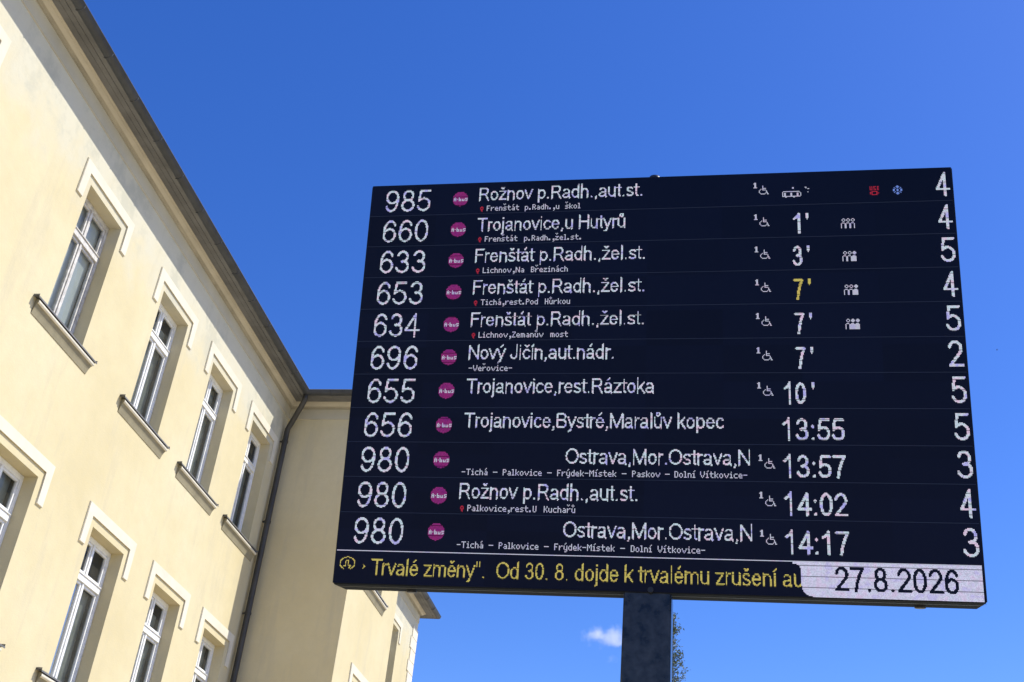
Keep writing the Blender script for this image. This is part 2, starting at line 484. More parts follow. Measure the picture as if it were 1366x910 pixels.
# windows
def hood(mb, x, a, b, zt):
    i, w, t = 0.125, 0.165, 0.026
    leg = zt - 0.345
    P = [(a - i - w, leg), (a - i, leg), (a - i, zt + i + 0.012), (b + i, zt + i + 0.012), (b + i, leg), (b + i + w, leg),
         (b + i + w, zt + i + w + 0.012), (a - i - w, zt + i + w + 0.012)]
    bm = bmesh.new()
    for xx in (x - 0.004, x + t): [bm.verts.new((xx, y, z)) for y, z in P]
    bm.verts.ensure_lookup_table()
    n = len(P)
    front = bm.faces.new([bm.verts[n + k] for k in range(n)])
    for k in range(n): bm.faces.new([bm.verts[k], bm.verts[(k + 1) % n], bm.verts[n + (k + 1) % n], bm.verts[n + k]])
    bmesh.ops.bevel(bm, geom=list(front.edges), offset=0.007, segments=2, affect='EDGES')
    bm.verts.index_update()
    mb.add([v.co[:] for v in bm.verts], [[v.index for v in f.verts] for f in bm.faces]); bm.free()

def window(x, a, b, z0, z1, look):
    fm = M['frame_old'] if look == 'old' else M['frame']
    xf = x - REV
    fb = MB()
    cw = 0.062
    def bar(y0, y1, za, zb, d0=0.0, d1=0.075): fb.bevbox(xf - d1, xf - d0, y0, y1, za, zb, 0.006)
    zt = z0 + 1.632
    bar(a + 0.002, a + cw, z0 + 0.004, z1 - 0.002); bar(b - cw, b - 0.002, z0 + 0.004, z1 - 0.002)
    bar(a + cw - 0.003, b - cw + 0.003, z1 - 0.085, z1 - 0.002, 0.002); bar(a + cw - 0.003, b - cw + 0.003, z0 + 0.004, z0 + 0.07, 0.002)
    bar(a + cw - 0.003, b - cw + 0.003, zt - 0.045, zt + 0.050, -0.018, 0.07)
    bar(a + cw - 0.003, b - cw + 0.003, zt + 0.050, zt + 0.066, -0.034, 0.07)
    ym = (a + b) / 2
    bar(ym - 0.024, ym + 0.024, z0 + 0.067, zt - 0.046, -0.004, 0.07); bar(ym - 0.024, ym + 0.024, zt + 0.066, z1 - 0.086, -0.004, 0.07)
    panes = MB()
    for (ya, yb2) in ((a + cw, ym - 0.024), (ym + 0.024, b - cw)):
        for (za, zb2) in ((z0 + 0.068, zt - 0.046), (zt + 0.067, z1 - 0.086)):
            st = 0.042
            for q in ((ya + 0.003, ya + st, za + 0.002, zb2 - 0.002), (yb2 - st, yb2 - 0.003, za + 0.002, zb2 - 0.002),
                      (ya + st - 0.002, yb2 - st + 0.002, za + 0.002, za + st + 0.015), (ya + st - 0.002, yb2 - st + 0.002, zb2 - st, zb2 - 0.002)):
                bar(*q, 0.014, 0.062)
            panes.quad((xf - 0.044, ya + st - 0.008, za + st), (xf - 0.044, yb2 - st + 0.008, za + st), (xf - 0.044, yb2 - st + 0.008, zb2 - st + 0.008), (xf - 0.044, ya + st - 0.008, zb2 - st + 0.008))
    w = fb.build('window', fm, bld, base)
    panes.build('glass_pane', M['glass'], w, base)
    return w

def window_rest(w, x, a, b, z0, z1, look, k):
    hb = MB(); hood(hb, x, a, b, z1); hb.build('hood_moulding', M['trim'], w, base)
    sb = MB()
    # moulded stone sill under a folded metal flashing
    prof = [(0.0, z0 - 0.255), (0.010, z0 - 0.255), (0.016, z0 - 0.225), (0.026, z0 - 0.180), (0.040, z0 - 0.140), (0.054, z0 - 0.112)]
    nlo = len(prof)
    prof += [(0.058 + 0.032 * math.cos(t_), z0 - 0.072 + 0.032 * math.sin(t_)) for t_ in [math.radians(q) for q in range(-75, 100, 25)]]
    prof += [(0.055, z0 - 0.038), (0.0, z0 - 0.016)]
    ex = 0.285
    ft = [(x, a - ex, 0, 0), (x, a - ex, 1, 0), (x, b + ex, 1, 0), (x, b + ex, 0, 0)]
    ya, yb2 = a - ex, b + ex
    n = len(prof)
    vs = [(x + e, ya - e * 0.35, z) for e, z in prof] + [(x + e, yb2 + e * 0.35, z) for e, z in prof]
    fs = [(q, q + 1, n + q + 1, n + q) for q in range(n - 1)] + [tuple(range(n)), tuple(range(n, 2 * n))]
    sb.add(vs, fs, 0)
    for q in range(nlo, n - 2): sb.m[q] = 2  # rounded nose gets the pale trim; faces below keep painted-in shade
    pf = [(-REV + 0.01, z0 + 0.012), (0.0, z0 + 0.004), (0.096, z0 - 0.012), (0.100, z0 - 0.015), (0.100, z0 - 0.038), (0.096, z0 - 0.038), (0.093, z0 - 0.020), (0.0, z0 - 0.006)]
    for i0, i1, yy0, yy1 in ((1, 7, ya - 0.075, yb2 + 0.075),):
        q = pf[i0:i1 + 1]; n = len(q)
        vs = [(x + e, yy0, z) for e, z in q] + [(x + e, yy1, z) for e, z in q]
        fs = [(j, (j + 1) % n, n + (j + 1) % n, n + j) for j in range(n)] + [tuple(range(n)), tuple(range(n, 2 * n))]
        sb.add(vs, fs, 1)
    sb.add([(x - REV + 0.012, a + 0.002, z0 + 0.016), (x - REV + 0.012, b - 0.002, z0 + 0.016), (x - 0.001, b - 0.002, z0 + 0.006), (x - 0.001, a + 0.002, z0 + 0.006)], [(0, 1, 2, 3)], 1)
    # upturned ends of the flashing
    for yy in (ya - 0.075, yb2 + 0.07):
        sb.box(x, x + 0.094, yy, yy + 0.005, z0 - 0.02, z0 + 0.02, 1)
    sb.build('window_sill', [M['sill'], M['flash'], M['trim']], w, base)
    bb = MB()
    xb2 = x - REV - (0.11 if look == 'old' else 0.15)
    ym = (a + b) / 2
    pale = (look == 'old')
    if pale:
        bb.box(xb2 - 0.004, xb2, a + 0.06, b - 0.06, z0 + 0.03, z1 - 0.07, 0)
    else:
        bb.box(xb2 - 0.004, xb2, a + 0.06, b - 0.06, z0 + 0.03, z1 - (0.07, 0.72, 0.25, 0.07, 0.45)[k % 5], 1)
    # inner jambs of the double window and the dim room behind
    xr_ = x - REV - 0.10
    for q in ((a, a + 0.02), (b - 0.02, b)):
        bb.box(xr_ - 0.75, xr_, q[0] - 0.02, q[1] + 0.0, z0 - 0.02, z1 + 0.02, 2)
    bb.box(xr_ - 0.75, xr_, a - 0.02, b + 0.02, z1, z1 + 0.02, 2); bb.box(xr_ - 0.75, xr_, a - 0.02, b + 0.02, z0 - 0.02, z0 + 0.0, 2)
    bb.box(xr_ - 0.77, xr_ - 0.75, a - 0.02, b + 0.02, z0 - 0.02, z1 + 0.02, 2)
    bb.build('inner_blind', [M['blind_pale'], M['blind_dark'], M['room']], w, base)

for k, (x, a, b, z0, z1, look) in enumerate(win):
    w = window(x, a, b, z0, z1, look)
    if look == 'old' and k == 1: w['label'] = 'window with flaking greyish paint and a pale blind behind its panes'
    window_rest(w, x, a, b, z0, z1, look, k)

qb = MB()
z = EYE + 11.60; k = 0
while z > 1.2:
    wd = 0.60 if k % 2 == 0 else 0.72
    qb.bevbox(XA - 0.01, XA + 0.028, YE - wd, YE + 0.028, z - 0.352, z, 0.008)
    qb.bevbox(XA - wd, XA - 0.012, YE - 0.01, YE + 0.027, z - 0.352, z, 0.008)
    z -= 0.367; k += 1
qb.build('corner_quoins', M['quoin'], bld, base)

# ------------------------------------------------------------------ departure board
TL = Vector((-1.58065, 4.06402, 3.45803 + EYE))
tilt, byaw = math.radians(12.952941), math.radians(-0.458438)
rt = Vector((math.cos(byaw), math.sin(byaw), 0)); ho = Vector((math.sin(byaw), -math.cos(byaw), 0))
up = Vector((0, 0, 1)) * math.cos(tilt) + ho * math.sin(tilt)
nn = ho * math.cos(tilt) - Vector((0, 0, 1)) * math.sin(tilt)
BW, BH, BD = 2.6, 1.8557614, 0.185
LP = 0.0038573                              # diode pitch; one timetable row is 40 diodes
def bp(u, v, d=0.0): return TL + rt * u - up * v + nn * d
def bl(u, v, d=0.0): return bp(u * LP, v * LP, d)
PXC = bp(BW / 2 + 0.005, BH, -BD / 2)
PX, PY = -0.262, PXC.y + 0.01
bb_ = (PX, PY, 0)
brd = empty('departure_board', bb_)
tag(brd, 'large black LED bus departure board tilted forward on a square dark post', 'departure board')

# housing: front rim, bevelled box
hb = MB()
bm = bmesh.new()
cs = [(0, 0), (BW, 0), (BW, BH), (0, BH)]
fr = [bm.verts.new(bp(u, v, 0.0)) for u, v in cs]; bk = [bm.verts.new(bp(u, v, -BD)) for u, v in cs]
bm.faces.new(fr[::-1]); bm.faces.new(bk)
for k in range(4): bm.faces.new((fr[k], fr[(k + 1) % 4], bk[(k + 1) % 4], bk[k]))
bmesh.ops.recalc_face_normals(bm, faces=bm.faces[:])
bmesh.ops.bevel(bm, geom=bm.edges[:], offset=0.006, segments=2, affect='EDGES')
bm.verts.index_update()
hb.add([v.co[:] for v in bm.verts], [[v.index for v in f.verts] for f in bm.faces]); bm.free()
# service seam round the body
housing = hb.build('housing', M['case'], brd, bb_)
sm = MB()
for (u0_, v0_, u1_, v1_) in ((0.0, BH, BW, BH), (BW, 0.0, BW, BH)):
    e = 0.003
    du = (e if u1_ == u0_ else 0); dv = (e if v1_ == v0_ else 0)
    for dd in (-0.045,):
        a, b = bp(u0_ + du, v0_ + dv, dd), bp(u1_ + du, v1_ + dv, dd)
        c, d = bp(u1_ + du, v1_ + dv, dd - 0.006), bp(u0_ + du, v0_ + dv, dd - 0.006)
        sm.quad(a, b, c, d)
sm.build('seam', M['steel'], housing, bb_)

# locks under the box, lifting bolt on top
def bbox_on(mb, u, v, d, du, dv, dd, m=0):
    vs = [bp(u + a * du, v + b * dv, d + c * dd) for c in (-1, 1) for b in (-1, 1) for a in (-1, 1)]
    mb.add(vs, [(0, 2, 3, 1), (4, 5, 7, 6), (0, 1, 5, 4), (2, 6, 7, 3), (0, 4, 6, 2), (1, 3, 7, 5)], m)
for u in (0.313, 2.373):
    lk = MB()
    c = bp(u, BH + 0.001, -0.125)
    lk.tube([c, c - up * 0.009, c - up * 0.011], [0.022, 0.022, 0.016], 16)
    lk.build('lock', M['steel'], brd, bb_)
eb = MB()
c = bp(1.318, 0.0, -0.095)
eb.tube([c, c + up * 0.035, c + up * 0.046, c + up * 0.050], [0.0285, 0.0285, 0.023, 0.008], 20)
eb.build('lifting_bolt', M['steel'], brd, bb_, True)

# post
pb = MB()
hw = 0.0955
ztop = bp(BW / 2, BH, -BD / 2).z + 0.004
bm = bmesh.new()
vs = [bm.verts.new((PX + sx_ * hw, PY + sy_ * hw, z)) for z in (0.02, ztop) for sy_ in (-1, 1) for sx_ in (-1, 1)]
for f in [(0, 1, 5, 4), (2, 6, 7, 3), (0, 4, 6, 2), (1, 3, 7, 5), (4, 5, 7, 6)]: bm.faces.new([vs[i] for i in f])
bmesh.ops.recalc_face_normals(bm, faces=bm.faces[:])
bm.edges.ensure_lookup_table()
ve = [e for e in bm.edges if abs(e.verts[0].co.z - e.verts[1].co.z) > 1]
bmesh.ops.bevel(bm, geom=ve, offset=0.006, segments=3, affect='EDGES')
bm.verts.index_update()
pb.add([v.co[:] for v in bm.verts], [[v.index for v in f.verts] for f in bm.faces]); bm.free()
post = pb.build('post', M['post'], brd, bb_)
bpb = MB(); bpb.bevbox(PX - 0.2, PX + 0.2, PY - 0.2, PY + 0.2, 0.0, 0.022, 0.004)
for sx_ in (-1, 1):
    for sy_ in (-1, 1): bpb.tube([(PX + sx_ * 0.15, PY + sy_ * 0.15, 0.02), (PX + sx_ * 0.15, PY + sy_ * 0.15, 0.05)], 0.014, 6)
bpb.build('base_plate', M['steel'], brd, bb_)
jb = MB()
c = Vector((PX + 0.012, PY - hw - 0.002, ztop - 0.012))
jb.tube([c, c + Vector((0, -0.012, 0))], 0.012, 12)
jb.build('fixing_bolt', M['steel'], brd, bb_)

# ---- stroke lettering (narrow grotesque), rasterised to diodes
T = 0.055
def arc(cx, cy, rx, ry, a0, a1, n=18):
    return [(cx + rx * math.cos(math.radians(a0 + (a1 - a0) * k / n)), cy + ry * math.sin(math.radians(a0 + (a1 - a0) * k / n))) for k in range(n + 1)]
XH = 0.725
xt, xc_ = XH - T, XH / 2
def bowl(cx=0.39, rx=0.265): return arc(cx, xc_, rx, xc_ - T, 0, 360, 26)
G = {}
G['0'] = (.776, [arc(.388, .5, .27, .445, 0, 360, 30)])
G['1'] = (.776, [[(.16, .74), (.32, .82), (.44, .95)], [(.45, .985), (.45, .015)]])
G['2'] = (.776, [arc(.385, .69, .26, .255, 168, -28) + [(.50, .44), (.12, T), (.68, T)]])
G['3'] = (.776, [arc(.375, .725, .225, .22, 165, -90) + [(.33, .505)], arc(.375, .29, .275, .235, 90, -165)])
G['4'] = (.776, [[(.53, .015), (.53, .95), (.08, .275), (.73, .275)]])
G['5'] = (.776, [[(.65, .945), (.215, .945), (.14, .49)] + arc(.375, .325, .285, .27, 140, -160)])
G['6'] = (.776, [arc(.395, .325, .265, .27, 0, 360, 26), arc(.42, .70, .235, .245, 12, 90) + arc(.42, .47, .29, .475, 90, 180) + [(.13, .33)]])
G['7'] = (.776, [[(.09, .945), (.68, .945), (.50, .66), (.37, .34), (.31, .015)]])
G['8'] = (.776, [arc(.388, .735, .22, .21, 0, 360, 24), arc(.388, .29, .27, .235, 0, 360, 26)])
G['9'] = (.776, [[(.776 - x, 1 - y) for x, y in l] for l in G['6'][1]])
G[':'] = (.388, [[(.194, .05), (.194, .075)], [(.194, .62), (.194, .645)]])
G['.'] = (.388, [[(.194, .05), (.194, .07)]])
G[','] = (.388, [[(.204, .06), (.204, .0), (.15, -.13)]])
G["'"] = (.30, [[(.15, .96), (.15, .74), (.15, .66)], [(.13, .96), (.14, .74)], [(.17, .96), (.16, .74)]])
G['"'] = (.496, [[(.14, .95), (.14, .70)], [(.35, .95), (.35, .70)]])
G[' '] = (.388, [])
G['R'] = (1.0, [[(.13, .015), (.13, .945), (.56, .945)] + arc(.56, .71, .255, .235, 90, -90) + [(.13, .475)], [(.53, .475), (.66, .38), (.88, .015)]])
G['T'] = (.853, [[(.03, .945), (.82, .945)], [(.425, .945), (.425, .015)]])
G['H'] = (1.0, [[(.13, .985), (.13, .015)], [(.87, .985), (.87, .015)], [(.13, .52), (.87, .52)]])
G['F'] = (.853, [[(.14, .015), (.14, .945), (.79, .945)], [(.14, .51), (.69, .51)]])
G['N'] = (1.0, [[(.12, .015), (.12, .96), (.88, .04), (.88, .985)]])
G['J'] = (.698, [[(.56, .985), (.56, .3)] + arc(.325, .3, .235, .245, 0, -175)])
G['B'] = (.93, [[(.13, T), (.13, .945), (.50, .945)] + arc(.50, .735, .25, .21, 90, -90) + [(.13, .525)], [(.50, .525)] + arc(.53, .29, .285, .235, 90, -90) + [(.13, T)]])
G['M'] = (1.163, [[(.12, .015), (.12, .95), (.58, .06), (1.04, .95), (1.04, .015)]])
G['O'] = (1.087, [arc(.543, .5, .455, .445, 0, 360, 34)])
G['a'] = (.776, [arc(.365, .49, .235, .185, 155, 0, 12) + [(.60, .2), (.62, .05), (.66, .015)], [(.60, .40), (.33, .345)] + arc(.31, .20, .205, .145, 100, 270, 12) + [(.46, .08), (.60, .22)]])
G['c'] = (.698, [arc(.385, xc_, .275, xc_ - T, 38, 322, 22)])
G['d'] = (.776, [bowl(.37), [(.635, .985), (.635, .015)]])
G['e'] = (.776, [[(.12, .38)] + [(.66, .38)] + arc(.39, xc_, .27, xc_ - T, 4, 325, 26)])
G['h'] = (.776, [[(.125, .985), (.125, .015)], arc(.375, .43, .25, .24, 180, 0, 14) + [(.625, .015)]])
G['i'] = (.31, [[(.155, .71), (.155, .015)], [(.155, .92), (.155, .945)]])
G['ı'] = (.31, [[(.155, .71), (.155, .015)]])
G['j'] = (.31, [[(.165, .71), (.165, -.14)] + arc(.045, -.14, .12, .09, 0, -80, 6), [(.165, .92), (.165, .945)]])
G['k'] = (.698, [[(.12, .985), (.12, .015)], [(.62, .71), (.13, .25)], [(.31, .43), (.65, .015)]])
G['l'] = (.31, [[(.155, .985), (.155, .015)]])
G['m'] = (1.163, [[(.12, .71), (.12, .015)], arc(.35, .44, .23, .23, 180, 0, 12) + [(.58, .015)], arc(.81, .44, .23, .23, 180, 0, 12) + [(1.04, .015)]])
G['n'] = (.776, [[(.125, .71), (.125, .015)], arc(.375, .43, .25, .24, 180, 0, 14) + [(.625, .015)]])
G['o'] = (.776, [bowl()])
G['p'] = (.776, [bowl(.405), [(.14, .71), (.14, -.26)]])
G['r'] = (.465, [[(.125, .71), (.125, .015)], arc(.345, .43, .22, .235, 180, 72, 8)])
G['s'] = (.698, [arc(.345, .525, .22, .145, 25, 250, 14) + arc(.34, .20, .245, .145, 75, -160, 14)])
G['t'] = (.388, [[(.185, .90), (.185, .16)] + arc(.28, .16, .095, .105, 180, 280, 6), [(-.01, xt), (.38, xt)]])
G['u'] = (.776, [[(.125, .71), (.125, .29)] + arc(.375, .29, .25, .235, 180, 360, 14) + [(.625, .71)], [(.635, .3), (.635, .015)]])
G['v'] = (.698, [[(.05, .71), (.35, .04), (.65, .71)]])
G['y'] = (.698, [[(.05, .71), (.35, .05)], [(.65, .71), (.35, .05), (.26, -.16), (.10, -.21)]])
G['z'] = (.698, [[(.07, xt), (.60, xt), (.08, T), (.64, T)]])
CARON = [[(-.13, .97), (0, .85), (.13, .97)]]
ACUTE = [[(-.05, .85), (.09, .98)]]
RING = [arc(0, .93, .125, .10, 0, 360, 14)]
ACC = {'ž': ('z', CARON, .35), 'š': ('s', CARON, .345), 'č': ('c', CARON, .38), 'ě': ('e', CARON, .39), 'ů': ('u', RING, .38),
       'á': ('a', ACUTE, .37), 'é': ('e', ACUTE, .39), 'í': ('ı', ACUTE, .155), 'ý': ('y', ACUTE, .36), 'ú': ('u', ACUTE, .38)}
for ch, (b_, ac, cx) in ACC.items():
    wdt, ls = G[b_]
    G[ch] = (wdt, ls + [[(x + cx, y) for x, y in l] for l in ac])

def strokes(text):
    x = 0.0; out = []
    for ch in text:
        w, ls = G[ch]
        out += [[(px_ + x, py_) for px_, py_ in l] for l in ls]
        x += w
    return out

def raster(text, x0, x1, base_v, cap, pen, clip=None):
    """text fitted between diode columns x0..x1 on baseline row base_v -> set of lit (col, row)"""
    ls = strokes(text)
    xs = [p_[0] for l in ls for p_ in l]
    lo, hi = min(xs), max(xs)
    h = pen / 2
    sx_ = (x1 - x0 - pen) / (hi - lo)
    lit = set()
    for l in ls:
        P = [(x0 + h + (a - lo) * sx_, base_v - h - (b - T) / (1 - 2 * T) * (cap - pen)) for a, b in l]
        for (ax, ay), (bx, by) in zip(P[:-1], P[1:]):
            c0, c1 = int(min(ax, bx) - h) - 1, int(max(ax, bx) + h) + 1
            q0, q1 = int(min(ay, by) - h) - 1, int(max(ay, by) + h) + 1
            dx, dy = bx - ax, by - ay; L2 = dx * dx + dy * dy
            for cc in range(c0, c1 + 1):
                if clip and cc >= clip: continue
                for qq in range(q0, q1 + 1):
                    px_, py_ = cc + .5 - ax, qq + .5 - ay
                    t = 0 if L2 == 0 else max(0, min(1, (px_ * dx + py_ * dy) / L2))
                    if (px_ - t * dx) ** 2 + (py_ - t * dy) ** 2 <= h * h: lit.add((cc, qq))
    return lit

# ---- 7-row bitmap lettering for the small lines
F5 = {
 'F': '####/#.../#.../###./#.../#.../#...', 'R': '###./#..#/#..#/###./#.#./#..#/#..#', 'L': '#.../#.../#.../#.../#.../#.../####',
 'N': '#...#/##..#/##..#/#.#.#/#..##/#..##/#...#', 'B': '###./#..#/#..#/###./#..#/#..#/###.', 'T': '#####/..#../..#../..#../..#../..#../..#..',
 'P': '###./#..#/#..#/###./#.../#.../#...', 'H': '#..#/#..#/#..#/####/#..#/#..#/#..#', 'Z': '####/...#/..#./.#../.#../#.../####',
 'V': '#...#/#...#/#...#/#...#/.#.#./.#.#./..#..', 'M': '#...#/##.##/#.#.#/#.#.#/#...#/#...#/#...#', 'D': '###./#..#/#..#/#..#/#..#/#..#/###.',
 'U': '#..#/#..#/#..#/#..#/#..#/#..#/.##.', 'K': '#..#/#..#/#.#./##../#.#./#..#/#..#', 'A': '.##./#..#/#..#/####/#..#/#..#/#..#',
 'a': '..../..../.##./...#/.###/#..#/.###', 'b': '#.../#.../###./#..#/#..#/#..#/###.', 'c': '..../..../.###/#.../#.../#.../.###', 'd': '...#/...#/.###/#..#/#..#/#..#/.###',
 'e': '..../..../.##./#..#/####/#.../.###', 'h': '#.../#.../###./#..#/#..#/#..#/#..#', 'i': '.#./.../##./.#./.#./.#./###', 'k': '#.../#.../#..#/#.#./##../#.#./#..#',
 'l': '##./.#./.#./.#./.#./.#./###', 'm': '...../...../####./#.#.#/#.#.#/#.#.#/#.#.#', 'n': '..../..../###./#..#/#..#/#..#/#..#', 'o': '..../..../.##./#..#/#..#/#..#/.##.',
 'p': '..../..../###./#..#/#..#/#..#/###./#.../#...', 'r': '..../..../#.##/##../#.../#.../#...', 's': '..../..../.###/#.../.##./...#/###.', 't': '.#../.#../####/.#../.#../.#../..##',
 'u': '..../..../#..#/#..#/#..#/#..#/.###', 'v': '...../...../#...#/#...#/.#.#./.#.#./..#..', 'y': '..../..../#..#/#..#/#..#/#..#/.###/...#/.##.', 'z': '..../..../####/..#./.#../#.../####',
 ' ': '..', '.': '.../.../.../.../.../##./##.', ',': '.../.../.../.../.../.##/.##/..#/.#.', '-': '..../..../..../####', '–': '...../...../...../#####', '1': '.#../##../.#../.#../.#../.#../###.'}
A5 = {'š': ('s', 'c'), 'ž': ('z', 'c'), 'ř': ('r', 'c'), 'á': ('a', 'a'), 'í': ('i', 'a'), 'ý': ('y', 'a'), 'ů': ('u', 'r')}
def bits(rows): return {(x, y) for y, r in enumerate(rows.split('/')) for x, ch in enumerate(r) if ch == '#'}, max(len(r) for r in rows.split('/'))
def small(text, x0, base_v, x1=None):
    cells = []; tot = 0
    for ch in text:
        ac = None
        if ch in A5: ch, ac = A5[ch]
        b_, w = bits(F5[ch])
        if ac:
            if ch == 'i': b_ = {q for q in b_ if q[1] > 1}
            b_ = b_ | ({'c': {(1, -1), (0, -2), (2, -2)}, 'a': {(1, 0), (2, -1)}, 'r': {(1, -2), (1, 0), (0, -1), (2, -1)}}[ac])
        cells.append((b_, w))
    nat = sum(w + 1 for _, w in cells) - 1
    spaces = [k for k, ch in enumerate(text) if ch == ' ']
    extra = 0 if x1 is None else int(round(x1 - x0 - nat))
    add = [0] * len(cells)
    pool = spaces or []
    k = 0
    while pool and extra != 0 and k < 4 * len(pool):
        add[pool[k % len(pool)]] += 1 if extra > 0 else (-1 if cells[pool[k % len(pool)]][1] + add[pool[k % len(pool)]] > 1 else 0)
        extra += -1 if extra > 0 else 1
        k += 1
    lit = set(); x = int(x0)
    for (b_, w), e in zip(cells, add):
        lit |= {(x + a, base_v - 7 + b) for a, b in b_}
        x += w + 1 + e
    return lit
def icon(rows, x0, y0):
    return {(x0 + x, y0 + y) for y, r in enumerate(rows) for x, ch in enumerate(r) if ch == '#'}

FILL = 0.88
def leds(name, lit, mat, parent, depth=0.0032, label=None):
    lit = sorted(lit)
    vs = []; uv = []; g = (1 - FILL) / 2
    for c, r in lit:
        for a, b in ((g, 1 - g), (1 - g, 1 - g), (1 - g, g), (g, g)):
            vs.append(bl(c + a, r + b, depth)); uv.append((c + 0.5, r + 0.5))
    fs = [(4 * k, 4 * k + 1, 4 * k + 2, 4 * k + 3) for k in range(len(lit))]
    o = make(name, vs, fs, mat, parent, bb_, None, uv)
    if label: o['label'] = label
    return o

def strip(name, v0, v1, line, label=None):
    """the dark diode face of one timetable row, with its hairline divider"""
    x0, x1 = 1.2, 672.8
    d = 0.002
    vs = [bl(x0, v1, d), bl(x1, v1, d), bl(x1, v0, d), bl(x0, v0, d), bl(x0, v1, -0.004), bl(x1, v1, -0.004), bl(x1, v0, -0.004), bl(x0, v0, -0.004)]
    fs = [(0, 1, 2, 3), (0, 4, 5, 1), (1, 5, 6, 2), (2, 6, 7, 3), (3, 7, 4, 0)]
    mi = [0] * 5
    if line:
        n = len(vs); d2 = 0.0028
        vs += [bl(x0, v1 - 0.1, d2), bl(x1 - 1, v1 - 0.1, d2), bl(x1 - 1, v1 - line, d2), bl(x0, v1 - line, d2)]
        fs.append((n, n + 1, n + 2, n + 3)); mi.append(1)
    uv = []
    for f in fs:
        for i in f:
            q = (Vector(vs[i]) - TL); uv.append((q.dot(rt) / LP, -q.dot(up) / LP))
    o = make(name, vs, fs, [M['panel'], M['led_line']], brd, bb_, mi, uv)
    if label: o['label'] = label
    return o

WHEEL = ['....#......', '....#......', '....#......', '....####...', '..#.#......', '.#..####...', '#.......#..', '#.......#..', '#.......##.', '.#.....#.#.', '..#####..##']
ONE = ['.##.', '###.', '.##.', '.##.', '.##.', '.##.', '####']
def people(full):
    hd = ['.##.', '#..#', '#..#', '.##.', '....']
    hf = ['.##.', '####', '####', '.##.', '....']
    be = ['.###.', '#...#', '#...#', '#...#', '#...#', '#...#', '#...#']
    bf = ['.###.', '#####', '#####', '#####', '#####', '#####', '#####']
    lit = set()
    for k in range(3):
        f = k >= 3 - full
        x = 551 + 5 * k
        lit |= icon(hf if f else hd, x + (1 if True else 0), 0); lit |= icon(bf if f else be, x, 5)
    return lit
BUS = ['.##################.', '#..................#', '#.##.....##.....##..#', '#.##.....##.....##..#', '#.##.....##.....##..#', '#.##.....##.....##..#', '####################.', '...##.......##......']
USB = ['#.#.###.##', '#.#.#...#.#'[:10], '#.#.##..##', '#.#...#.#.#'[:10], '###.###.##', '..........', '..######..', '###....##.', '#.#....#.#', '###....##.', '..######..']
SNOW = ['....##....', '...####...', '.#..##..#.', '..#....#..', '##..##..##', '##..##..##', '##..##..##', '..#....#..', '.#..##..#.', '...####...', '....##....']
PIN = ['.##.', '####', '#..#', '####', '.##.', '.##.', '..#.']
A35 = {'A': ['.#.', '#.#', '###', '#.#', '#.#'], 'b': ['#..', '#..', '###', '#.#', '###'], 'u': ['...', '...', '#.#', '#.#', '###'], 's': ['...', '###', '#..', '.##', '##.'], '·': ['.', '.', '#', '.', '.']}

rows = [
 ('985', 'Rožnov p.Radh.,aut.st.', 134.9, 328.6, 'Frenštát p.Radh.,u škol', 144.6, 257.5, True, None, '4', None),
 ('660', 'Trojanovice,u Hutyrů', 134.9, 310.0, 'Frenštát p.Radh.,žel.st.', 144.6, 261.7, True, "1'", '4', 0),
 ('633', 'Frenštát p.Radh.,žel.st.', 134.9, 333.0, 'Lichnov,Na Březinách', 144.6, 248.7, True, "3'", '5', 1),
 ('653', 'Frenštát p.Radh.,žel.st.', 134.9, 333.0, 'Tichá,rest.Pod Hůrkou', 144.6, 252.7, True, "7'", '4', 1),
 ('634', 'Frenštát p.Radh.,žel.st.', 134.9, 333.0, 'Lichnov,Zemanův most', 144.6, 250.0, True, "7'", '5', 2),
 ('696', 'Nový Jičín,aut.nádr.', 134.9, 300.2, '-Veřovice-', 136.2, 190.5, False, "7'", '2', None),
 ('655', 'Trojanovice,rest.Ráztoka', 134.9, 345.4, None, 0, 0, False, "10'", '5', None),
 ('656', 'Trojanovice,Bystré,Maralův kopec', 134.9, 420.3, None, 0, 0, False, '13:55', '5', None),
 ('980', 'Ostrava,Mor.Ostrava,N', 250.5, 447.3, '-Tichá – Palkovice – Frýdek-Místek – Paskov – Dolní Vítkovice-', 136.5, 444.3, False, '13:57', '3', None),
 ('980', 'Rožnov p.Radh.,aut.st.', 134.9, 328.6, 'Palkovice,rest.U Kuchařů', 144.8, 268.4, True, '14:02', '4', None),
 ('980', 'Ostrava,Mor.Ostrava,N', 250.8, 448.3, '-Tichá – Palkovice – Frýdek-Místek – Dolní Vítkovice-', 136.5, 399.7, False, '14:17', '3', None),
]
